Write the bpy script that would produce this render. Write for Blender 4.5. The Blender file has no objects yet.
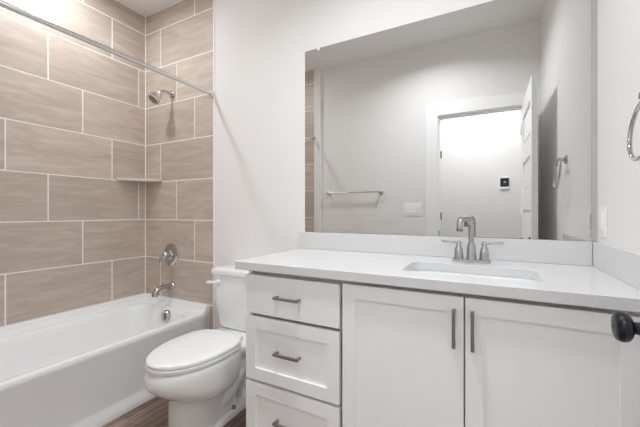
import bpy, bmesh, math, random
from mathutils import Vector, Matrix

random.seed(4)
scene = bpy.context.scene
col = scene.collection
PI = math.pi
FZ = 1.12            # eye height above the floor
CEIL = 2.756

# ------------------------------------------------------------------ camera
cam_d = bpy.data.cameras.new('camera')
cam_d.sensor_width = 36.0
cam_d.lens = 319.85 / 640 * 36.0
cam_d.shift_x = 0.0033
cam_d.shift_y = -0.0015
cam_d.clip_start = 0.02
cam = bpy.data.objects.new('camera', cam_d)
col.objects.link(cam)
cam.location = (0, 0, FZ)
cam.rotation_euler = (PI / 2, 0, math.radians(27.947))
scene.camera = cam

# ------------------------------------------------------------------ world, exposure
w = bpy.data.worlds.new('world')
scene.world = w
w.use_nodes = True
w.node_tree.nodes['Background'].inputs[0].default_value = (1, 1, 1, 1)
w.node_tree.nodes['Background'].inputs[1].default_value = 0.3
vs = scene.view_settings
vs.view_transform = 'Standard'
vs.look = 'None'
vs.exposure = 1.13
vs.gamma = 1.0
vs.use_curve_mapping = False
scene.cycles.max_bounces = 24
scene.cycles.diffuse_bounces = 16
scene.cycles.glossy_bounces = 12

# ------------------------------------------------------------------ lights (ceiling lamps)
def area(name, loc, power, size, color=(1, 1, 1), spread=PI, rot=(0, 0, 0)):
    d = bpy.data.lights.new(name, 'AREA')
    d.shape = 'DISK'
    d.size = size
    d.energy = power
    d.color = color
    d.spread = spread
    o = bpy.data.objects.new(name, d)
    o.location = loc
    o.rotation_euler = rot
    col.objects.link(o)
    return o
area('tub_ceiling_lamp', (-2.157, 0.98, CEIL - .012), 4.8, .14, (.92, .965, 1), math.radians(176))
area('room_ceiling_lamp', (-.43, .76, CEIL - .012), 6.6, .16, (.925, .965, 1), math.radians(146))
area('hall_ceiling_lamp', (-.1, -.52, CEIL - .012), 12, .5, (.94, .975, 1))

# ------------------------------------------------------------------ materials
def nodes_of(name):
    m = bpy.data.materials.new(name)
    m.use_nodes = True
    nt = m.node_tree
    return m, nt, nt.nodes['Principled BSDF']

def mat(name, color, rough=.5, metal=0., spec=.5, bump=0., bscale=200., coat=0., var=0., vscale=5.):
    m, nt, b = nodes_of(name)
    b.inputs['Base Color'].default_value = (*color, 1)
    b.inputs['Roughness'].default_value = rough
    b.inputs['Metallic'].default_value = metal
    b.inputs['Specular IOR Level'].default_value = spec
    b.inputs['Coat Weight'].default_value = coat
    b.inputs['Coat Roughness'].default_value = .05
    tc = nt.nodes.new('ShaderNodeTexCoord')
    n = nt.nodes.new('ShaderNodeTexNoise')
    n.inputs['Scale'].default_value = bscale
    n.inputs['Detail'].default_value = 3
    nt.links.new(tc.outputs['Object'], n.inputs['Vector'])
    if bump > 0:
        bp = nt.nodes.new('ShaderNodeBump')
        bp.inputs['Strength'].default_value = bump
        bp.inputs['Distance'].default_value = .002
        nt.links.new(n.outputs['Fac'], bp.inputs['Height'])
        nt.links.new(bp.outputs['Normal'], b.inputs['Normal'])
    if var > 0:
        n2 = nt.nodes.new('ShaderNodeTexNoise')
        n2.inputs['Scale'].default_value = vscale
        n2.inputs['Detail'].default_value = 4
        nt.links.new(tc.outputs['Object'], n2.inputs['Vector'])
        r = nt.nodes.new('ShaderNodeValToRGB')
        r.color_ramp.elements[0].position = .35
        r.color_ramp.elements[1].position = .65
        r.color_ramp.elements[0].color = (*[max(0, c - var) for c in color], 1)
        r.color_ramp.elements[1].color = (*[min(1, c + var) for c in color], 1)
        nt.links.new(n2.outputs['Fac'], r.inputs['Fac'])
        nt.links.new(r.outputs['Color'], b.inputs['Base Color'])
    return m

M = {}
M['paint'] = mat('wall_paint', (.85, .84, .83), .75, bump=.6, bscale=130, spec=.25)
M['ceil'] = mat('ceiling_paint', (.86, .86, .855), .85, bump=.2, bscale=110, spec=.2)
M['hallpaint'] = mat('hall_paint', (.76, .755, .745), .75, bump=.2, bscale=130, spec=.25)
M['trim'] = mat('white_trim_paint', (.92, .925, .93), .4)
M['cabinet'] = mat('white_cabinet_paint', (.90, .912, .925), .38)
M['porcelain'] = mat('white_porcelain', (.91, .92, .93), .08, coat=.5)
M['plastic'] = mat('white_seat_plastic', (.92, .93, .94), .18)
M['acrylic'] = mat('white_acrylic', (.90, .915, .93), .14, coat=.3)
M['quartz'] = mat('white_quartz', (.72, .72, .725), .22, var=.02, vscale=140)
M['chrome'] = mat('chrome', (.54, .54, .55), .04, 1.0)
M['brushed'] = mat('brushed_steel', (.70, .70, .70), .22, 1.0)
M['nickel'] = mat('dark_nickel', (.32, .31, .30), .28, 1.0)
M['black'] = mat('black_bronze', (.006, .007, .014), .25, .0, spec=.35)
M['darkmetal'] = mat('dark_strike_metal', (.02, .02, .02), .4, .5)
M['switch'] = mat('white_switch_plastic', (.93, .93, .93), .3)
M['grout'] = mat('pale_grout', (.93, .905, .87), .8, bump=.2, bscale=300)
M['floorgrout'] = mat('brown_joint', (.30, .235, .19), .8)
M['shelf'] = mat('pale_stone', (.62, .55, .48), .4, var=.05, vscale=30)
M['strip'] = mat('grey_edge_strip', (.50, .485, .47), .5)
M['screen'] = mat('dark_glass_screen', (.012, .018, .03), .1)
M['glyph'] = mat('pale_screen_digits', (.5, .6, .7), .4)
M['clip'] = mat('clear_plastic_clip', (.88, .88, .88), .15)
M['gap'] = mat('dark_gap', (.05, .05, .05), .8)
M['mirror'] = mat('mirror_silver', (.715, .71, .70), .0, 1.0)
M['mirror_edge'] = mat('mirror_edge_glass', (.45, .5, .48), .15)

def tile_mat():
    m, nt, b = nodes_of('tan_stone_tile')
    N = nt.nodes; Lk = nt.links
    tc = N.new('ShaderNodeTexCoord')
    geo = N.new('ShaderNodeNewGeometry')
    off = N.new('ShaderNodeVectorMath'); off.operation = 'SCALE'
    off.inputs['Scale'].default_value = 9.0
    cmb = N.new('ShaderNodeCombineXYZ')
    Lk.new(geo.outputs['Random Per Island'], cmb.inputs[0])
    Lk.new(geo.outputs['Random Per Island'], cmb.inputs[2])
    Lk.new(cmb.outputs[0], off.inputs[0])
    add = N.new('ShaderNodeVectorMath'); add.operation = 'ADD'
    Lk.new(tc.outputs['Object'], add.inputs[0]); Lk.new(off.outputs[0], add.inputs[1])
    mp = N.new('ShaderNodeMapping')
    mp.inputs['Scale'].default_value = (2.2, 2.2, 13.0)
    mp.inputs['Rotation'].default_value = (.06, .06, 0)
    Lk.new(add.outputs[0], mp.inputs['Vector'])
    n1 = N.new('ShaderNodeTexNoise')
    n1.inputs['Scale'].default_value = 1.6; n1.inputs['Detail'].default_value = 8
    n1.inputs['Roughness'].default_value = .62; n1.inputs['Distortion'].default_value = .7
    Lk.new(mp.outputs[0], n1.inputs['Vector'])
    ramp = N.new('ShaderNodeValToRGB')
    e = ramp.color_ramp.elements
    e[0].position = .30; e[0].color = (.475, .395, .33, 1)
    e[1].position = .72; e[1].color = (.66, .57, .495, 1)
    x = e.new(.52); x.color = (.565, .475, .405, 1)
    Lk.new(n1.outputs['Fac'], ramp.inputs['Fac'])
    hsv = N.new('ShaderNodeHueSaturation')
    mr = N.new('ShaderNodeMapRange')
    mr.inputs['To Min'].default_value = .93; mr.inputs['To Max'].default_value = 1.07
    Lk.new(geo.outputs['Random Per Island'], mr.inputs['Value'])
    Lk.new(mr.outputs[0], hsv.inputs['Value'])
    Lk.new(ramp.outputs['Color'], hsv.inputs['Color'])
    Lk.new(hsv.outputs['Color'], b.inputs['Base Color'])
    b.inputs['Roughness'].default_value = .42
    return m
M['tile'] = tile_mat()

def floor_mat():
    m, nt, b = nodes_of('wood_look_plank')
    N = nt.nodes; Lk = nt.links
    tc = N.new('ShaderNodeTexCoord')
    geo = N.new('ShaderNodeNewGeometry')
    cmb = N.new('ShaderNodeCombineXYZ')
    ml = N.new('ShaderNodeMath'); ml.operation = 'MULTIPLY'; ml.inputs[1].default_value = 17
    Lk.new(geo.outputs['Random Per Island'], ml.inputs[0])
    Lk.new(ml.outputs[0], cmb.inputs[0]); Lk.new(ml.outputs[0], cmb.inputs[1])
    add = N.new('ShaderNodeVectorMath'); add.operation = 'ADD'
    Lk.new(tc.outputs['Object'], add.inputs[0]); Lk.new(cmb.outputs[0], add.inputs[1])
    mp = N.new('ShaderNodeMapping')
    mp.inputs['Scale'].default_value = (26, 1.6, 1)
    Lk.new(add.outputs[0], mp.inputs['Vector'])
    n1 = N.new('ShaderNodeTexNoise')
    n1.inputs['Scale'].default_value = 1.5; n1.inputs['Detail'].default_value = 7
    n1.inputs['Distortion'].default_value = .6; n1.inputs['Roughness'].default_value = .6
    Lk.new(mp.outputs[0], n1.inputs['Vector'])
    ramp = N.new('ShaderNodeValToRGB')
    e = ramp.color_ramp.elements
    e[0].position = .28; e[0].color = (.085, .050, .036, 1)
    e[1].position = .74; e[1].color = (.42, .32, .26, 1)
    x = e.new(.5); x.color = (.21, .137, .104, 1)
    Lk.new(n1.outputs['Fac'], ramp.inputs['Fac'])
    hsv = N.new('ShaderNodeHueSaturation')
    mr = N.new('ShaderNodeMapRange')
    mr.inputs['To Min'].default_value = .75; mr.inputs['To Max'].default_value = 1.3
    Lk.new(geo.outputs['Random Per Island'], mr.inputs['Value'])
    Lk.new(mr.outputs[0], hsv.inputs['Value'])
    Lk.new(ramp.outputs['Color'], hsv.inputs['Color'])
    Lk.new(hsv.outputs['Color'], b.inputs['Base Color'])
    b.inputs['Roughness'].default_value = .4
    return m
M['plank'] = floor_mat()

# ------------------------------------------------------------------ mesh helpers
class MB:
    """collects shapes and links them as ONE mesh object"""
    def __init__(self):
        self.bm = bmesh.new()
        self.mats = []
    def mi(self, m):
        if m not in self.mats:
            self.mats.append(m)
        return self.mats.index(m)
    def box(self, x0, x1, y0, y1, z0, z1, m, bevel=0., seg=2):
        vs = [self.bm.verts.new((x, y, z)) for z in (z0, z1) for y in (y0, y1) for x in (x0, x1)]
        idx = [(0, 2, 3, 1), (4, 5, 7, 6), (0, 1, 5, 4), (2, 6, 7, 3), (0, 4, 6, 2), (1, 3, 7, 5)]
        fs = [self.bm.faces.new([vs[i] for i in f]) for f in idx]
        k = self.mi(m)
        for f in fs: f.material_index = k
        if bevel > 0:
            es = list({e for f in fs for e in f.edges})
            r = bmesh.ops.bevel(self.bm, geom=es, offset=bevel, segments=seg, profile=.5, affect='EDGES')
            for f in r['faces']:
                f.material_index = k
        return fs
    def quad(self, pts, m):
        f = self.bm.faces.new([self.bm.verts.new(p) for p in pts])
        f.material_index = self.mi(m)
        return f
    def loft(self, rings, m, cap0=True, cap1=True, closed=True):
        k = self.mi(m)
        rv = [[self.bm.verts.new(p) for p in r] for r in rings]
        n = len(rv[0])
        for a, b in zip(rv[:-1], rv[1:]):
            for i in range(n if closed else n - 1):
                j = (i + 1) % n
                f = self.bm.faces.new((a[i], a[j], b[j], b[i])); f.material_index = k; f.smooth = True
        if cap0:
            f = self.bm.faces.new(list(reversed(rv[0]))); f.material_index = k
        if cap1:
            f = self.bm.faces.new(rv[-1]); f.material_index = k
        return rv
    def tube(self, pts, r, m, n=14, rs=None, caps=True):
        pts = [Vector(p) for p in pts]
        rings = []
        t0 = (pts[1] - pts[0]).normalized()
        up = Vector((0, 0, 1)) if abs(t0.z) < .9 else Vector((0, 1, 0))
        nrm = (up - t0 * up.dot(t0)).normalized()
        for i, p in enumerate(pts):
            if i == 0: t = t0
            elif i == len(pts) - 1: t = (pts[i] - pts[i - 1]).normalized()
            else: t = ((pts[i] - pts[i - 1]).normalized() + (pts[i + 1] - pts[i]).normalized()).normalized()
            nrm = (nrm - t * nrm.dot(t)).normalized()
            bn = t.cross(nrm)
            rr = rs[i] if rs else r
            rings.append([p + nrm * (rr * math.cos(2 * PI * q / n)) + bn * (rr * math.sin(2 * PI * q / n)) for q in range(n)])
        self.loft(rings, m, caps, caps)
    def lathe(self, origin, axis, profile, m, n=28):
        """profile: list of (distance along axis, radius)"""
        o = Vector(origin); a = Vector(axis).normalized()
        u = a.orthogonal().normalized(); v = a.cross(u)
        rings = [[o + a * d + u * (max(r, 1e-5) * math.cos(2 * PI * q / n)) + v * (max(r, 1e-5) * math.sin(2 * PI * q / n))
                  for q in range(n)] for d, r in profile]
        self.loft(rings, m, True, True)
    def build(self, name, parent=None, loc=(0, 0, 0), smooth=None, subsurf=0, bevel=0.):
        bmesh.ops.recalc_face_normals(self.bm, faces=self.bm.faces)
        me = bpy.data.meshes.new(name)
        loc = Vector(loc)
        if parent is not None and loc.length == 0:
            loc = parent_world(parent)
        if loc.length > 0:
            bmesh.ops.translate(self.bm, verts=self.bm.verts, vec=-loc)
        self.bm.to_mesh(me); self.bm.free()
        for m in self.mats: me.materials.append(m)
        o = bpy.data.objects.new(name, me)
        col.objects.link(o)
        if parent is not None:
            o.parent = parent
            o.location = loc - parent_world(parent)
        else:
            o.location = loc
        if smooth:
            me.shade_smooth()
            me.set_sharp_from_angle(angle=math.radians(smooth))
        if bevel > 0:
            md = o.modifiers.new('bevel', 'BEVEL'); md.width = bevel; md.segments = 2; md.limit_method = 'ANGLE'
        if subsurf:
            md = o.modifiers.new('sub', 'SUBSURF'); md.levels = subsurf; md.render_levels = subsurf
        return o

def parent_world(o):
    v = Vector(o.location)
    while o.parent:
        o = o.parent; v += Vector(o.location)
    return v

def tag(o, label, cat, group=None):
    o['label'] = label; o['category'] = cat
    if group: o['group'] = group
    return o
def struct(o):
    o['kind'] = 'structure'
    return o
def empty(name, loc, label, cat, group=None):
    o = bpy.data.objects.new(name, None)
    o.empty_display_size = .05
    col.objects.link(o); o.location = loc
    return tag(o, label, cat, group)

def rrect(x0, x1, y0, y1, r, z, n=6):
    pts = []
    for cx, cy, a0 in ((x1 - r, y1 - r, 0), (x0 + r, y1 - r, PI / 2), (x0 + r, y0 + r, PI), (x1 - r, y0 + r, 1.5 * PI)):
        for i in range(n + 1):
            a = a0 + i / n * PI / 2
            pts.append(Vector((cx + r * math.cos(a), cy + r * math.sin(a), z)))
    return pts

def egg(xc, yc, wx, lf, lb, z, n=48, pf=2.0, pb=2.0):
    """egg outline: front (towards -y) half-length lf, back half-length lb"""
    pts = []
    for i in range(n):
        a = 2 * PI * i / n
        c, s = math.cos(a), math.sin(a)
        p = pb if s > 0 else pf
        l = lb if s > 0 else lf
        pts.append(Vector((xc + wx * math.copysign(abs(c) ** (2 / p), c), yc + l * math.copysign(abs(s) ** (2 / p), s), z)))
    return pts

# ================================================================== THE SETTING
D = 1.686      # back wall (vanity wall)
XL = -2.524    # left tiled wall
XR = .394      # right wall
YF = .112      # wall with the door
YT = .150      # foot wall of the tub
YH = -1.10     # far wall of the hall
TILE_END = -1.745
P = .3072
Z0 = FZ + .8648      # a grout line
OX0, OX1, OZ = -.416, .297, 2.038   # door opening

# floor: planks along y
def planks(mb, x0, x1, y0, y1):
    wd, ln, g = .152, .915, .0022
    mb.box(x0, x1, y0, y1, -.05, -.001, M['floorgrout'])
    i = 0
    x = x0 - .075
    while x < x1:
        y = y0 - (i * .34 + .29) % ln
        while y < y1:
            a0, a1 = max(x + g, x0), min(x + wd - g, x1)
            b0, b1 = max(y + g, y0), min(y + ln - g, y1)
            if a1 - a0 > .01 and b1 - b0 > .01:
                mb.quad([(a0, b0, 0), (a1, b0, 0), (a1, b1, 0), (a0, b1, 0)], M['plank'])
            y += ln
        x += wd; i += 1
mb = MB(); planks(mb, XL - .1, 1.6, -1.2, D + .1); struct(mb.build('floor'))
mb = MB(); mb.box(XL - .1, 1.6, -1.2, D + .1, CEIL, CEIL + .1, M['ceil']); struct(mb.build('ceiling'))

def tile_field(mb, axis, plane, sign, a0, a1, z0, z1, offs):
    """tiles on a wall; axis: 'x' or 'y' is the running direction, plane the other coordinate, sign the way it faces"""
    g = .0037; th = .0012
    k = -4
    while True:
        zt = Z0 - k * P; zb = zt - P
        if zt < z0: break
        r = k % 3
        a = offs[r] - 12 * .6096
        lo, hi = max(zb + g, z0), min(zt - g, z1 - .006)
        if hi - lo > .006:
            while a < a1:
                s, e = max(a + g, a0 + .006), min(a + .6096 - g, a1 - .006)
                if e - s > .006:
                    p0, p1 = sorted((plane, plane + sign * th))
                    if axis == 'y': mb.box(p0, p1, s, e, lo, hi, M['tile'], .0006, 1)
                    else: mb.box(s, e, p0, p1, lo, hi, M['tile'], .0006, 1)
                a += .6096
        k += 1

TZ = FZ - .672       # tiles start on the tub's flange
# left wall
mb = MB()
mb.box(XL - .1, XL, -.01, D + .1, 0, CEIL, M['grout'])
tile_field(mb, 'y', XL, 1, YT, D, TZ, CEIL, {0: 1.216, 1: .806, 2: 1.015})
struct(mb.build('wall_left'))
# back wall: tile part, edge trim, painted part
mb = MB()
mb.box(XL - .1, TILE_END, D, D + .1, 0, CEIL, M['grout'])
mb.box(TILE_END, XR + .1, D, D + .1, 0, CEIL, M['paint'])
tile_field(mb, 'x', D, -1, XL, TILE_END, TZ, CEIL, {0: -1.940, 1: -2.331, 2: -2.139})
tile_field(mb, 'x', D, -1, -1.797, TILE_END, .0, TZ, {0: -1.940, 1: -2.331, 2: -2.139})
struct(mb.build('wall_back'))
mb = MB(); mb.box(TILE_END, TILE_END + .012, D - .006, D, 0, CEIL, M['trim'], .002)
struct(mb.build('trim_1'))
# right wall
mb = MB(); mb.box(XR, XR + .1, YF, D + .1, 0, CEIL, M['paint']); struct(mb.build('wall_right'))
# front wall with the door opening (painted) and the tub's tiled foot wall
mb = MB()
mb.box(-1.672, OX0 - .018, -.01, YF, 0, CEIL, M['paint'])
mb.box(OX1 + .018, 1.6, -.01, YF, 0, CEIL, M['paint'])
mb.box(OX0 - .018, OX1 + .018, -.01, YF, OZ + .018, CEIL, M['paint'])
mb.box(TILE_END, -1.672, -.01, YT, 0, CEIL, M['paint'])
mb.box(XL - .1, TILE_END, -.01, YT, 0, CEIL, M['grout'])
tile_field(mb, 'x', YT, 1, XL, TILE_END, TZ, CEIL, {0: -1.940, 1: -2.331, 2: -2.139})
struct(mb.build('wall_front'))
mb = MB(); mb.box(TILE_END, TILE_END + .012, YT, YT + .006, 0, CEIL, M['trim'], .002)
struct(mb.build('trim_2'))
# hall
mb = MB()
mb.box(-2.0, 1.6, YH - .1, YH, 0, CEIL, M['hallpaint'])
mb.box(-2.1, -2.0, YH - .1, -.01, 0, CEIL, M['hallpaint'])
mb.box(1.5, 1.6, YH, -.01, 0, CEIL, M['hallpaint'])
struct(mb.build('wall_hall'))
# door lining and casings
mb = MB()
for a, b in ((OX0 - .018, OX0), (OX1, OX1 + .018)):
    mb.box(a, b, -.012, YF + .002, 0, OZ + .018, M['trim'])
mb.box(OX0 - .018, OX1 + .018, -.012, YF + .002, OZ, OZ + .018, M['trim'])
mb.box(OX0, OX0 + .010, .045, .074, 0, OZ, M['trim'])
mb.box(OX0, OX1, .045, .074, OZ - .010, OZ, M['trim'])
for y0, y1 in ((YF, YF + .016), (-.026, -.01)):
    mb.box(-.530, OX0 - .006, y0, y1, 0, 2.149, M['trim'], .002)
    mb.box(OX1 + .006, .392, y0, y1, 0, 2.149, M['trim'], .002)
    mb.box(OX0 - .006, OX1 + .006, y0, y1, OZ + .006, 2.149, M['trim'], .002)
fr = struct(mb.build('trim_3'))
mb = MB()
mb.box(OX0, OX0 + .003, .078, .108, .885, .945, M['darkmetal'])
o = mb.build('strike_plate', fr); o['label'] = 'dark metal strike plate'
mb = MB()
mb.box(OX0 - .001, OX0 + .016, -.008, .012, 1.050, 1.120, M['darkmetal'], .002)
o = mb.build('jamb_hinge', fr); o['label'] = 'lower small dark metal hinge'
mb = MB()
mb.box(OX0 - .001, OX0 + .016, -.008, .012, 1.655, 1.725, M['darkmetal'], .002)
o = mb.build('jamb_hinge', fr); o['label'] = 'upper small dark metal hinge'
# baseboards
mb = MB(); mb.box(-1.70, -.958, D - .014, D, 0, .13, M['trim'], .003); struct(mb.build('baseboard_back'))
mb = MB(); mb.box(-1.668, -.532, YF, YF + .014, 0, .13, M['trim'], .003); struct(mb.build('baseboard_front'))
mb = MB(); mb.box(XR - .014, XR, YF + .02, 1.10, 0, .13, M['trim'], .003); struct(mb.build('baseboard_right'))
mb = MB(); mb.box(-2.0, 1.5, YH, YH + .014, 0, .13, M['trim'], .003); struct(mb.build('baseboard_hall'))

# ------------------------------------------------------------------ open door (five recessed panels)
DX0, DX1, DY0, DY1 = .258, .293, YF + .004, .826
mb = MB()
st = .10
DB, DT = .010, 2.036
mb.box(DX0, DX1, DY0, DY0 + st, DB, DT, M['trim'])
mb.box(DX0, DX1, DY1 - st, DY1, DB, DT, M['trim'])
rail = .135; ph = (DT - DB - 6 * rail) / 5
z = DB
for i in range(6):
    mb.box(DX0, DX1, DY0 + st, DY1 - st, z, z + rail, M['trim'])
    if i < 5:
        a, b = z + rail, z + rail + ph
        mb.box(DX0 + .012, DX1 - .012, DY0 + st, DY1 - st, a, b, M['trim'])
        # raised field inside the recess
        for s in (0, 1):
            x0, x1 = (DX0 + .007, DX0 + .0125) if s == 0 else (DX1 - .0125, DX1 - .007)
            mb.box(x0, x1, DY0 + st + .03, DY1 - st - .03, a + .03, b - .03, M['trim'], .002, 1)
    z += rail + ph
door = struct(mb.build('door_1', loc=(.276, YF, 0)))
for nm, s in (('door_knob', -1), ('door_knob', 1)):
    xf = DX0 if s < 0 else DX1
    L = 1.0 if s < 0 else .92
    mb = MB()
    mb.lathe((xf, .745, FZ - .2), (s, 0, 0), [(0, .032), (.006, .032), (.009, .027), (.010, .0115), (.034 * L, .0105), (.037 * L, .014),
             (.039 * L, .020), (.043 * L, .0245), (.049 * L, .0262), (.054 * L, .0258), (.058 * L, .0235), (.060 * L, .019), (.061 * L, .010), (.061 * L, .0)], M['black'])
    k = mb.build(nm, door, smooth=50); k['label'] = 'round black door knob'
    mb = MB(); mb.lathe((xf + s * .0595 * L, .745, FZ - .2), (s, 0, 0), [(0, .002), (.002, .002)], M['gap'], 10)
    mb.build('keyhole', k)
for hz in (.22, 1.10, 1.83):
    mb = MB(); mb.tube([(DX0 - .004, YF + .012, hz - .045), (DX0 - .004, YF + .012, hz + .045)], .006, M['trim'], 10)
    mb.build('hinge', door)

# ================================================================== TUB
T1 = -1.797    # outer face at the rim
rz = FZ - .722
mb = MB()
xa, xb, ya, yb = XL + .003, T1, YT + .003, D - .003
ix0, ix1, iy0, iy1 = XL + .085, T1 - .052, YT + .10, D - .085
rings = [
    rrect(ix0 + .14, ix1 - .11, iy0 + .30, iy1 - .11, .12, .105),
    rrect(ix0 + .11, ix1 - .09, iy0 + .26, iy1 - .09, .14, .115),
    rrect(ix0 + .075, ix1 - .06, iy0 + .20, iy1 - .06, .15, .15),
    rrect(ix0 + .04, ix1 - .035, iy0 + .11, iy1 - .035, .15, .25),
    rrect(ix0 + .015, ix1 - .014, iy0 + .03, iy1 - .012, .145, rz - .035),
    rrect(ix0 + .006, ix1 - .006, iy0 + .008, iy1 - .004, .14, rz - .012),
    rrect(ix0 - .002, ix1 + .002, iy0 - .004, iy1 + .004, .14, rz - .002),
    rrect(ix0 - .012, ix1 + .008, iy0 - .014, iy1 + .014, .14, rz),
    rrect(xa, xb - .016, ya, yb, .012, rz),
    rrect(xa, xb - .006, ya, yb, .010, rz - .003),
    rrect(xa, xb, ya, yb, .008, rz - .013),
    rrect(xa, xb, ya, yb, .008, rz - .03),
    rrect(xa, xb - .006, ya, yb, .008, rz - .05),
    rrect(xa, xb - .018, ya, yb, .008, .075),
    rrect(xa, xb - .014, ya, yb, .008, .058),
    rrect(xa, xb + .006, ya, yb, .008, .040),
    rrect(xa, xb + .014, ya, yb, .008, .012),
    rrect(xa, xb + .014, ya, yb, .008, 0),
]
mb.loft(rings, M['acrylic'])
# raised tile flange with a cove on three sides
fz = FZ - .672
def flange(mb, a, b, d):
    """a,b along the wall, d the direction into the tub"""
    a, b, d = Vector(a), Vector(b), Vector(d)
    prof = [(0, rz - .002), (0, fz), (.010, fz), (.014, fz - .006), (.017, fz - .022), (.026, rz + .008), (.044, rz - .001)]
    rings = [[p + d * u + Vector((0, 0, zz)) for u, zz in prof] for p in (a, b)]
    mb.loft(rings, M['acrylic'])
flange(mb, (XL + .0025, YT, 0), (XL + .0025, D - .002, 0), (1, 0, 0))
flange(mb, (XL + .003, D - .0025, 0), (T1 - .003, D - .0025, 0), (0, -1, 0))
flange(mb, (XL + .003, YT + .0025, 0), (T1 - .003, YT + .0025, 0), (0, 1, 0))
tub = mb.build('bathtub', loc=(-2.16, .92, 0), smooth=40)
tag(tub, 'white alcove bathtub along the tan tiled wall', 'bathtub')
# overflow plate on the sloping end wall
mb = MB()
oc = Vector((-2.125, D - .107, FZ - .775)); oa = Vector((0, -1, .10)).normalized()
mb.lathe(oc, oa, [(-.014, .045), (.005, .045), (.010, .041), (.011, .024), (.007, .020), (.007, .0)], M['chrome'])
ov = mb.build('overflow_plate', tub, smooth=40); ov['label'] = 'round chrome overflow plate'
mb = MB(); mb.box(oc.x - .003, oc.x + .003, oc.y - .022, oc.y - .006, oc.z - .022, oc.z + .024, M['chrome'], .002)
mb.build('overflow_lever', ov)
mb = MB(); mb.lathe((-2.13, 1.38, .105), (0, 0, 1), [(0, .036), (.003, .036), (.004, .028), (.012, .025), (.014, 0)], M['chrome'])
dr = mb.build('drain_stopper', tub, smooth=40); dr['label'] = 'round chrome drain stopper'

# ================================================================== TUB FITTINGS
TW = D - .0012
# shower rod
RX, RZ = -1.752, FZ + .853
rod = empty('shower_curtain_rod', (RX, D, RZ), 'straight polished steel shower curtain rod spanning high above the tub', 'shower rod')
mb = MB(); mb.tube([(RX, YT + .004, RZ), (RX, D - .003, RZ)], .0125, M['brushed'], 20); mb.build('pole', rod, smooth=50)
for y, s in ((D, -1), (YT, 1)):
    mb = MB(); mb.lathe((RX, y, RZ), (0, s, 0), [(0, .024), (.004, .024), (.012, .020), (.03, .016), (.03, .012)], M['brushed'])
    mb.build('flange', rod, smooth=40)

# shower head
HX = -2.188
sh = empty('showerhead', (HX, TW, FZ + .924), 'chrome cone shower head on a bent arm high on the tiled wall', 'shower head')
mb = MB(); mb.lathe((HX, TW, FZ + .924), (0, -1, 0), [(0, .031), (.004, .031), (.012, .022), (.016, .0125)], M['chrome']); mb.build('flange', sh, smooth=40)
arm = [(HX, TW - .01, FZ + .924), (HX, TW - .03, FZ + .930), (HX, TW - .055, FZ + .934), (HX, TW - .075, FZ + .931), (HX, TW - .092, FZ + .921), (HX, TW - .105, FZ + .906)]
mb = MB(); mb.tube(arm, .0105, M['chrome'], 14); mb.build('arm', sh, smooth=50)
hd = Vector((-.12, -.62, -.76)).normalized()
hp = Vector((HX, TW - .102, FZ + .910))
mb = MB(); mb.lathe(hp, hd, [(-.012, .008), (-.006, .015), (.006, .018), (.016, .016), (.024, .020), (.05, .036), (.072, .045), (.084, .047), (.09, .044), (.091, .040), (.089, .0)], M['brushed'], 32)
hh = mb.build('head', sh, smooth=35)
mb = MB(); mb.lathe(hp + hd * .086, hd, [(0, .038), (.0045, .036), (.006, .028), (.0065, 0)], M['nickel'], 28); mb.build('spray_face', hh, smooth=40)

# valve
VX, VZ = -2.200, FZ - .330
va = empty('shower_valve', (VX, TW, VZ), 'round chrome shower valve trim with lever above the tub spout', 'valve')
mb = MB(); mb.lathe((VX, TW, VZ), (0, -1, 0), [(0, .088), (.003, .088), (.010, .080), (.016, .060), (.018, .040), (.026, .034), (.030, .030)], M['chrome'], 36); mb.build('escutcheon', va, smooth=35)
mb = MB(); mb.lathe((VX, TW - .024, VZ), (0, -1, 0), [(0, .028), (.022, .026), (.026, .030), (.038, .030), (.050, .024), (.056, .016), (.058, 0)], M['chrome']); hb = mb.build('handle', va, smooth=40)
mb = MB(); mb.tube([(VX, TW - .060, VZ), (VX - .006, TW - .076, VZ - .003), (VX - .014, TW - .084, VZ - .016), (VX - .018, TW - .086, VZ - .048)], .008, M['chrome'], 12, rs=[.014, .010, .009, .010]); mb.build('lever', hb, smooth=50)

# spout
SX, SZ = -2.194, FZ - .578
sp = empty('tub_spout', (SX, TW, SZ), 'chrome tub spout just above the tub rim', 'spout')
mb = MB(); mb.lathe((SX, TW, SZ), (0, -1, 0), [(0, .035), (.004, .035), (.012, .030), (.018, .023)], M['chrome']); mb.build('flange', sp, smooth=40)
mb = MB(); mb.tube([(SX, TW - .012, SZ), (SX, TW - .06, SZ + .002), (SX, TW - .105, SZ), (SX, TW - .130, SZ - .008), (SX, TW - .142, SZ - .024), (SX, TW - .146, SZ - .050)],
                   .02, M['chrome'], 18, rs=[.026, .024, .0225, .0225, .023, .023]); mb.build('spout_body', sp, smooth=50)
mb = MB(); mb.lathe((SX, TW - .132, SZ + .005), (0, -.15, 1), [(0, .005), (.022, .0045), (.024, .009), (.032, .009), (.035, .006), (.036, 0)], M['chrome'], 16); mb.build('diverter_knob', sp, smooth=40)

# corner shelf
mb = MB()
c0 = Vector((XL + .001, D - .001, 0))
outl = [c0, c0 + Vector((0, -.238, 0)), c0 + Vector((.012, -.240, 0))]
a, b = Vector((XL + .012, D - .240, 0)), Vector((-2.310, D - .012, 0))
for i in range(1, 8):
    t = i / 8; p = a.lerp(b, t); outl.append(p + Vector((-.012, .012, 0)) * math.sin(PI * t) * .6)
outl += [b, Vector((-2.310, D - .001, 0))]
zs0, zs1 = FZ + .248, FZ + .270
mb.loft([[p + Vector((0, 0, zs0)) for p in outl], [p + Vector((0, 0, zs1)) for p in outl]], M['shelf'])
for f in mb.bm.faces: f.smooth = False
sf = mb.build('corner_shelf', loc=(XL + .06, D - .06, zs0), bevel=.002)
tag(sf, 'small triangular stone shelf in the tiled shower corner', 'shelf')

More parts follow.
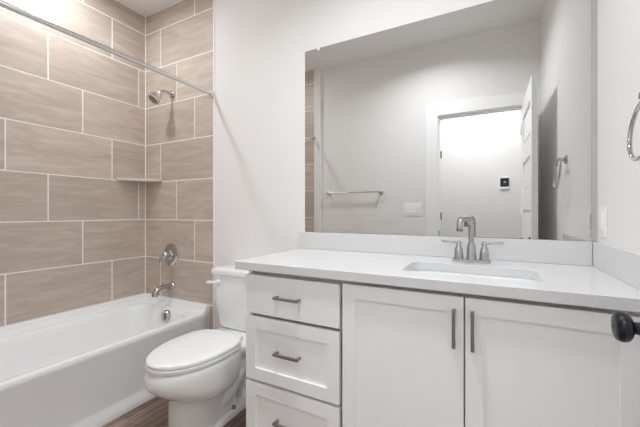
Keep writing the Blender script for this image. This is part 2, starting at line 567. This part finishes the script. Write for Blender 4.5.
# ================================================================== TOILET
TX = -1.352
tl = empty('toilet', (TX, 1.40, 0), 'white two piece toilet with closed lid between tub and vanity', 'toilet')
mb = MB()
yc = 1.20
def tilt(pts, k, y0):
    for p in pts:
        p.z += k * max(0, y0 - p.y) - .10 * k * max(0, p.y - y0)
    return pts
rings = [
    egg(TX, 1.20, .122, .150, .24, .0, pb=3.2, pf=2.4),
    egg(TX, 1.20, .122, .150, .24, .012, pb=3.2, pf=2.4),
    egg(TX, 1.195, .116, .145, .235, .03, pb=3.2, pf=2.4),
    egg(TX, 1.19, .112, .142, .22, .10, pb=3.0, pf=2.4),
    egg(TX, 1.19, .110, .140, .20, .165, pb=2.8, pf=2.4),
    tilt(egg(TX, 1.19, .113, .144, .20, .190, pb=2.6, pf=2.3), .18, 1.12),
    tilt(egg(TX, 1.19, .122, .158, .20, .196, pb=2.6, pf=2.25), .28, 1.14),
    tilt(egg(TX, 1.19, .152, .205, .205, .199, pb=2.5, pf=2.15), .30, 1.14),
    tilt(egg(TX, 1.195, .170, .240, .21, .210, pb=2.5, pf=2.05), .30, 1.16),
    tilt(egg(TX, 1.20, .180, .261, .22, .232, pb=2.4), .25, 1.16),
    tilt(egg(TX, 1.20, .185, .272, .23, .266, pb=2.4), .16, 1.16),
    tilt(egg(TX, 1.20, .187, .276, .235, .310, pb=2.4), .07, 1.16),
    egg(TX, 1.20, .187, .274, .235, .348, pb=2.4),
    egg(TX, 1.20, .184, .264, .235, .371, pb=2.4),
    egg(TX, 1.20, .179, .256, .232, .379, pb=2.4),
    egg(TX, 1.20, .14, .21, .19, .380, pb=2.4),
]
mb.loft(rings, M['porcelain'])
# tank shelf behind the bowl
mb.loft([rrect(TX - .09, TX + .09, 1.36, 1.60, .05, .20), rrect(TX - .125, TX + .125, 1.34, 1.655, .05, .30),
         rrect(TX - .165, TX + .165, 1.34, 1.668, .05, .352), rrect(TX - .165, TX + .165, 1.34, 1.668, .05, .378), rrect(TX - .155, TX + .155, 1.35, 1.66, .05, .385)], M['porcelain'])
# foot flange towards the wall
mb.loft([rrect(TX - .125, TX + .125, 1.15, 1.52, .09, 0, 8), rrect(TX - .125, TX + .125, 1.15, 1.52, .09, .028, 8), rrect(TX - .115, TX + .115, 1.16, 1.51, .08, .040, 8)], M['porcelain'])
# trapway bulging on both sides
for s in (-1, 1):
    mb.tube([(TX + s * .055, 1.20, .12), (TX + s * .074, 1.27, .10), (TX + s * .080, 1.33, .13), (TX + s * .080, 1.39, .20), (TX + s * .078, 1.43, .245), (TX + s * .074, 1.475, .22), (TX + s * .07, 1.50, .13), (TX + s * .066, 1.50, .03)],
            .05, M['porcelain'], 18, rs=[.03, .042, .048, .050, .052, .052, .05, .05])
mb.build('bowl', tl, smooth=60)
for s in (-1, 1):
    mb = MB(); mb.lathe((TX + s * .108, 1.345, .038), (0, 0, 1), [(0, .014), (.006, .014), (.009, .008), (.016, .006), (.018, 0)], M['nickel'], 16)
    b = mb.build('floor_bolt', tl, smooth=40); b['label'] = 'dark floor bolt'
# seat ring and lid
mb = MB()
mb.loft([egg(TX, 1.20, .168, .252, .20, .380, pb=3), egg(TX, 1.20, .168, .252, .20, .384, pb=3), egg(TX, 1.20, .184, .271, .21, .3865, pb=3), egg(TX, 1.20, .185, .272, .21, .398, pb=3), egg(TX, 1.20, .180, .266, .207, .402, pb=3), egg(TX, 1.20, .166, .250, .198, .402, pb=3)], M['plastic'])
mb.build('seat', tl, smooth=50)
mb = MB()
mb.loft([egg(TX, 1.20, .166, .250, .19, .402, pb=3.2), egg(TX, 1.20, .166, .250, .19, .4055, pb=3.2), egg(TX, 1.20, .183, .270, .205, .408, pb=3.2), egg(TX, 1.20, .184, .271, .205, .418, pb=3.2), egg(TX, 1.20, .179, .265, .201, .424, pb=3.2),
         egg(TX, 1.20, .165, .25, .188, .4275, pb=3.2), egg(TX, 1.20, .10, .15, .12, .4295, pb=3), egg(TX, 1.2, .02, .03, .02, .430)], M['plastic'])
ld = mb.build('lid', tl, smooth=50)
for s in (-1, 1):
    mb = MB(); mb.box(TX + s * .08 - .028, TX + s * .08 + .028, 1.392, 1.43, .372, .412, M['plastic'], .008, 3)
    mb.build('hinge', tl, smooth=50)
# tank
mb = MB()
mb.loft([rrect(TX - .160, TX + .160, 1.535, 1.655, .05, .382, 8), rrect(TX - .185, TX + .185, 1.515, 1.664, .05, .395, 8), rrect(TX - .192, TX + .192, 1.510, 1.668, .045, .42, 8),
         rrect(TX - .206, TX + .206, 1.497, 1.672, .04, .60, 8), rrect(TX - .213, TX + .213, 1.490, 1.674, .04, .724, 8)], M['porcelain'])
tk = mb.build('tank', tl, smooth=50)
mb = MB()
mb.loft([rrect(TX - .214, TX + .214, 1.489, 1.675, .04, .722, 8), rrect(TX - .223, TX + .223, 1.480, 1.679, .04, .728, 8), rrect(TX - .225, TX + .225, 1.478, 1.680, .04, .736, 8),
         rrect(TX - .225, TX + .225, 1.478, 1.680, .04, .752, 8), rrect(TX - .220, TX + .220, 1.482, 1.676, .04, .762, 8), rrect(TX - .205, TX + .205, 1.497, 1.665, .035, .765, 8)], M['porcelain'])
mb.build('tank_lid', tl, smooth=50)
mb = MB()
mb.lathe((TX - .150, 1.492, .682), (0, -1, 0), [(0, .016), (.010, .016), (.014, .012), (.024, .010)], M['porcelain'], 18)
mb.tube([(TX - .146, 1.468, .682), (TX - .175, 1.466, .681), (TX - .205, 1.466, .679), (TX - .222, 1.467, .677)], .009, M['porcelain'], 12, rs=[.009, .009, .011, .010])
mb.build('flush_lever', tl, smooth=50)

# ================================================================== VANITY
VL, VR, VFRONT = -.956, XR - .001, 1.115
van = empty('vanity_cabinet', (-.28, 1.40, 0), 'white shaker vanity cabinet with three drawers and two doors under the quartz top', 'cabinet')
mb = MB()
cy = VFRONT + .0195
mb.box(VL, VL + .018, cy, D - .001, .0, .864, M['cabinet'])
mb.box(VR - .018, VR, cy, D - .001, .0, .864, M['cabinet'])
mb.box(VL + .018, VR - .018, D - .02, D - .001, .10, .864, M['cabinet'])
mb.box(VL + .018, VR - .018, cy + .0525, D - .02, .10, .118, M['cabinet'])
mb.box(-.502, -.484, cy + .0525, D - .02, .118, .864, M['cabinet'])
# face frame
for x0, x1 in ((VL + .018, VL + .04), (-.515, -.472), (VR - .045, VR - .018)):
    mb.box(x0, x1, cy + .0315, cy + .050, .10, .864, M['cabinet'])
mb.box(VL + .04, VR - .045, cy + .032, cy + .050, .815, .8635, M['cabinet'])
mb.box(VL + .04, VR - .045, cy + .032, cy + .050, .10, .13, M['cabinet'])
for zz in (.667, .377):
    mb.box(VL + .04, -.515, cy + .032, cy + .050, zz - .02, zz + .02, M['cabinet'])
mb.box(-.09, -.04, cy + .033, cy + .050, .13, .815, M['cabinet'])
mb.build('body', van)
mb = MB(); mb.box(VL + .018, VR - .018, 1.19, 1.205, 0, .10, M['cabinet']); mb.build('toe_kick', van)

def front(mb, x0, x1, z0, z1, shaker, fw=.052):
    y0, y1 = VFRONT, VFRONT + .019
    if not shaker:
        mb.box(x0, x1, y0, y1, z0, z1, M['cabinet'], .0012, 2); return
    yr = y0 + .0095
    mb.box(x0, x0 + fw, y0, y1, z0, z1, M['cabinet'])
    mb.box(x1 - fw, x1, y0, y1, z0, z1, M['cabinet'])
    mb.box(x0 + fw, x1 - fw, y0, y1, z0, z0 + fw, M['cabinet'])
    mb.box(x0 + fw, x1 - fw, y0, y1, z1 - fw, z1, M['cabinet'])
    mb.box(x0 + fw, x1 - fw, yr, y1, z0 + fw, z1 - fw, M['cabinet'])

def pull(name, parent, x0, x1, z0, z1):
    """square bar pull on two posts; runs along x or z"""
    mb = MB(); w = .0052
    yb = VFRONT - .031
    if abs(x1 - x0) > abs(z1 - z0):
        mb.box(x0, x1, yb, yb + 2 * w, z0 - w, z0 + w, M['nickel'], .0012)
        for x in (x0 + .008, x1 - .008):
            mb.box(x - w, x + w, yb + w, VFRONT + .0005, z0 - w, z0 + w, M['nickel'], .0008, 1)
    else:
        mb.box(x0 - w, x0 + w, yb, yb + 2 * w, z0, z1, M['nickel'], .0012)
        for z in (z0 + .008, z1 - .008):
            mb.box(x0 - w, x0 + w, yb + w, VFRONT + .0005, z - w, z + w, M['nickel'], .0008, 1)
    h = mb.build(name, parent); h['label'] = 'dark nickel bar pull'
    return h
HZ = FZ
for z0, z1, shk, hz in ((HZ - .444, HZ - .275, False, HZ - .357), (HZ - .736, HZ - .459, True, HZ - .592), (HZ - 1.005, HZ - .750, True, HZ - .880)):
    mb = MB(); front(mb, VL, -.4995, z0, z1, shk)
    d = mb.build('drawer', van, loc=(-.729, VFRONT, (z0 + z1) / 2))
    pull('handle', d, -.791, -.667, hz, hz)
for x0, x1, hx in ((-.486, -.0675, -.0945), (-.0625, .361, -.041)):
    mb = MB(); front(mb, x0, x1, HZ - 1.005, HZ - .270, True)
    d = mb.build('door', van, loc=((x0 + x1) / 2, VFRONT, .48))
    pull('handle', d, hx, hx, HZ - .428, HZ - .307)

# countertop with a sink cut-out
CT, CB = FZ - .218, FZ - .254
CX0, CX1, CY0, CY1 = -1.005, XR - .0015, 1.097, D - .001
SX0, SX1, SY0, SY1 = -.292, .160, 1.212, 1.468
mb = MB()
inner = rrect(SX0, SX1, SY0, SY1, .035, CT, 6)
bm = mb.bm
n_in = len(inner)
def ring(z, pts): return [bm.verts.new((p.x, p.y, z)) for p in pts]
# outer outline has the same number of points so quads bridge the two
outer = []
for p in inner:
    q = Vector(p); cx, cyy = (SX0 + SX1) / 2, (SY0 + SY1) / 2
    outer.append(q)
per = n_in // 4
corners = [(CX1, CY1), (CX0, CY1), (CX0, CY0), (CX1, CY0)]
outer = []
for c, (ox, oy) in enumerate(corners):
    for i in range(per):
        outer.append(Vector((ox, oy, 0)))
k = mb.mi(M['quartz'])
for z, flip in ((CT, False), (CB, True)):
    iv = ring(z, inner)
    cv = [bm.verts.new((x, y, z)) for x, y in corners]
    for c in range(4):
        for i in range(per - 1):
            a, b = iv[c * per + i], iv[c * per + i + 1]
            bm.faces.new((a, b, cv[c]))
        a, b = iv[c * per + per - 1], iv[((c + 1) * per) % n_in]
        bm.faces.new((a, b, cv[(c + 1) % 4], cv[c]))
    if not flip: it, ct = iv, cv
    else: ib, cb = iv, cv
for i in range(n_in):
    j = (i + 1) % n_in
    bm.faces.new((it[i], it[j], ib[j], ib[i]))
for i in range(4):
    j = (i + 1) % 4
    bm.faces.new((ct[i], ct[j], cb[j], cb[i]))
for f in bm.faces: f.material_index = k
ctp = mb.build('countertop', loc=(-.3, 1.39, CB), bevel=.0025)
tag(ctp, 'white quartz countertop with rectangular sink cut-out on the vanity', 'countertop')
mb = MB(); mb.box(-1.012, XR - .018, D - .016, D - .0005, CT + .0005, FZ - .118, M['quartz'], .0015)
tag(mb.build('backsplash', loc=(-.3, D, CT)), 'long white quartz backsplash under the mirror', 'backsplash')
mb = MB(); mb.box(XR - .0165, XR - .0005, 1.10, D - .0005, CT + .0005, FZ - .118, M['quartz'], .0015)
tag(mb.build('side_splash', loc=(XR, 1.39, CT)), 'short white quartz side splash on the right wall', 'backsplash')

# sink
snk = empty('sink', ((SX0 + SX1) / 2, (SY0 + SY1) / 2, CB - .12), 'white rectangular undermount sink set into the countertop', 'sink')
mb = MB()
e = .004
mb.loft([rrect(SX0 - .02, SX1 + .02, SY0 - .02, SY1 + .02, .04, CB - .001), rrect(SX0 - e, SX1 + e, SY0 - e, SY1 + e, .036, CB - .001), rrect(SX0 - e + .003, SX1 + e - .003, SY0 - e + .003, SY1 + e - .003, .036, CB - .01),
         rrect(SX0 + .012, SX1 - .012, SY0 + .010, SY1 - .010, .045, CB - .075), rrect(SX0 + .03, SX1 - .03, SY0 + .028, SY1 - .028, .05, CB - .105),
         rrect(SX0 + .06, SX1 - .06, SY0 + .06, SY1 - .06, .05, CB - .118), rrect(SX0 + .17, SX1 - .17, SY0 + .10, SY1 - .10, .02, CB - .122)], M['porcelain'], cap0=False)
mb.build('basin', snk, smooth=50)
mb = MB(); mb.lathe(((SX0 + SX1) / 2, (SY0 + SY1) / 2, CB - .122), (0, 0, 1), [(0, .03), (.003, .03), (.004, .024), (.002, .02), (.004, .012), (.004, 0)], M['chrome'])
dr = mb.build('drain', snk, smooth=40); dr['label'] = 'round chrome drain'

# faucet
FX, FY = -.0635, 1.562
fc = empty('faucet', (FX, FY, CT), 'chrome two-handle faucet with squared high spout on the countertop', 'faucet')
mb = MB()
mb.loft([rrect(FX - .078, FX + .078, FY - .026, FY + .026, .0255, CT + .0005, 8), rrect(FX - .078, FX + .078, FY - .026, FY + .026, .0255, CT + .010, 8), rrect(FX - .074, FX + .074, FY - .022, FY + .022, .0215, CT + .014, 8)], M['chrome'])
mb.build('base_plate', fc, smooth=40)
def arc(p0, pc, p1, n=5):
    p0, pc, p1 = Vector(p0), Vector(pc), Vector(p1)
    return [(p0 * (1 - t) ** 2 + pc * 2 * t * (1 - t) + p1 * t * t) for t in [i / n for i in range(n + 1)]]
ux, uy = -.30, -.954
tp = CT + .192
pts = [Vector((FX, FY, CT + .01)), Vector((FX, FY, tp - .04))]
e0 = Vector((FX, FY, tp)); L = .128
e1 = Vector((FX + ux * L, FY + uy * L, tp - .002))
pts += arc((FX, FY, tp - .03), e0, (FX + ux * .03, FY + uy * .03, tp))
pts += arc((FX + ux * (L - .024), FY + uy * (L - .024), tp), e1, (FX + ux * L, FY + uy * L, tp - .026))
pts += [Vector((FX + ux * L, FY + uy * L, CT + .146))]
mb = MB(); mb.tube(pts, .0115, M['chrome'], 18)
mb.lathe((FX, FY, CT + .012), (0, 0, 1), [(0, .022), (.01, .020), (.055, .0175), (.07, .0145), (.074, .0115)], M['chrome'], 24)
spt = mb.build('spout', fc, smooth=50)
mb = MB(); mb.lathe(tuple(pts[-1]), (0, 0, -1), [(-.006, .0128), (.005, .0128), (.006, .009), (.004, 0)], M['nickel'], 18); mb.build('aerator', spt, smooth=40)
for s in (-1, 1):
    hx = FX + s * .051
    mb = MB()
    mb.lathe((hx, FY, CT + .012), (0, 0, 1), [(0, .021), (.006, .0205), (.03, .0185), (.044, .0165), (.054, .012), (.06, .010), (.066, .010), (.068, .0)], M['chrome'], 24)
    hb = mb.build('handle_body', fc, smooth=40)
    mb = MB()
    dx, dy = s * .97, -.10
    mb.tube([(hx - s * .012, FY, CT + .083), (hx + dx * .03, FY + dy * .03, CT + .085), (hx + dx * .075, FY + dy * .075, CT + .089)], .006, M['chrome'], 12, rs=[.0062, .0055, .0058])
    mb.lathe((hx, FY, CT + .074), (0, 0, 1), [(0, .0085), (.014, .0085), (.017, .006), (.018, 0)], M['chrome'], 16)
    mb.build('lever', hb, smooth=50)

# ================================================================== MIRROR
MX0, MX1, MZ0, MZ1 = -.980, .375, FZ - .116, FZ + .977
mir = empty('mirror', ((MX0 + MX1) / 2, D, MZ0), 'large frameless wall mirror above the vanity backsplash', 'mirror')
mb = MB()
mb.box(MX0, MX1, D - .0055, D - .0005, MZ0, MZ1, M['mirror_edge'])
k = mb.mi(M['mirror'])
mb.bm.faces.ensure_lookup_table()
for f in mb.bm.faces:
    f.normal_update()
    if f.calc_center_median().y < D - .005: f.material_index = k
mb.build('glass', mir)
mb = MB(); mb.box(MX1 + .0005, XR - .0005, D - .007, D - .0005, MZ0 + .0005, MZ1, M['strip'])  # plain grey band between the mirror and the right wall
o = mb.build('edge_strip', mir); o['label'] = 'grey edge channel along the mirror side'
for x in (-.886, .26):
    mb = MB()
    mb.box(x - .008, x + .008, D - .0095, D - .0005, MZ1 + .0005, MZ1 + .018, M['clip'], .002)
    mb.box(x - .008, x + .008, D - .0095, D - .006, MZ1 - .014, MZ1 + .004, M['clip'], .0012)
    c = mb.build('clip', mir); c['label'] = 'clear plastic clip'

# ================================================================== RIGHT WALL
ry, rzz = 1.113, FZ + .300
rg = empty('towel_ring', (XR, ry, rzz), 'polished chrome towel ring hanging on the right wall', 'towel ring')
mb = MB()
mb.lathe((XR, ry, rzz), (-1, 0, 0), [(0, .026), (.005, .026), (.010, .020), (.014, .011), (.032, .010), (.035, .012), (.046, .012), (.050, .008), (.051, 0)], M['chrome'], 24)
mb.build('mount', rg, smooth=40)
mb = MB()
rc = Vector((XR - .044, ry, rzz - .083)); R = .079
rings = []
for i in range(48):
    a = 2 * PI * i / 48
    cdir = Vector((0.10 * math.sin(a), math.cos(a), math.sin(a))).normalized()
    rings.append([rc + cdir * (R + .0055 * math.cos(2 * PI * q / 12)) + Vector((.0055 * math.sin(2 * PI * q / 12), 0, 0)) for q in range(12)])
rings.append(rings[0])
mb.loft(rings, M['chrome'], False, False)
bmesh.ops.remove_doubles(mb.bm, verts=mb.bm.verts, dist=1e-5)
mb.build('ring', rg, smooth=60)

sw = empty('light_switch', (XR, 1.598, FZ - .035), 'white rocker switch plate on the right wall beside the mirror', 'light switch')
mb = MB(); mb.box(XR - .006, XR - .0003, 1.560, 1.636, FZ - .095, FZ + .022, M['switch'], .002); mb.build('plate', sw)
mb = MB(); mb.box(XR - .0105, XR - .0055, 1.582, 1.615, FZ - .07, FZ - .003, M['switch'], .002); mb.build('rocker', sw)

# ================================================================== FRONT WALL (seen in the mirror)
tb = empty('towel_bar', (-1.27, YF, FZ + .215), 'straight chrome towel bar on the front wall', 'towel bar')
mb = MB(); mb.tube([(-1.588, YF + .06, FZ + .215), (-.965, YF + .06, FZ + .215)], .008, M['brushed'], 14); mb.build('bar', tb, smooth=50)
for x in (-1.575, -.978):
    mb = MB()
    mb.lathe((x, YF, FZ + .215), (0, 1, 0), [(0, .027), (.005, .027), (.010, .020), (.014, .011), (.046, .010), (.05, .015), (.068, .015), (.072, .010), (.073, 0)], M['brushed'], 20)
    mb.build('post', tb, smooth=40)
s3 = empty('light_switch', (-.655, YF, FZ + .028), 'wide white three rocker switch plate on the front wall beside the doorway', 'light switch')
mb = MB(); mb.box(-.738, -.572, YF + .0003, YF + .006, FZ - .031, FZ + .088, M['switch'], .002); mb.build('plate', s3)
for x in (-.702, -.655, -.608):
    mb = MB(); mb.box(x - .0165, x + .0165, YF + .0055, YF + .0105, FZ - .005, FZ + .062, M['switch'], .002); mb.build('rocker', s3)
# thermostat on the hall wall
th = empty('thermostat', (.18, YH, FZ + .36), 'square thermostat with dark screen on the hall wall beyond the doorway', 'thermostat')
mb = MB(); mb.box(.130, .230, YH + .0003, YH + .018, FZ + .283, FZ + .420, M['switch'], .004); mb.build('case', th)
mb = MB(); mb.box(.134, .226, YH + .0175, YH + .022, FZ + .312, FZ + .416, M['screen'], .003)
scn = mb.build('screen', th)
mb = MB(); mb.box(.172, .190, YH + .0215, YH + .0225, FZ + .358, FZ + .374, M['glyph']); mb.build('digits', scn)
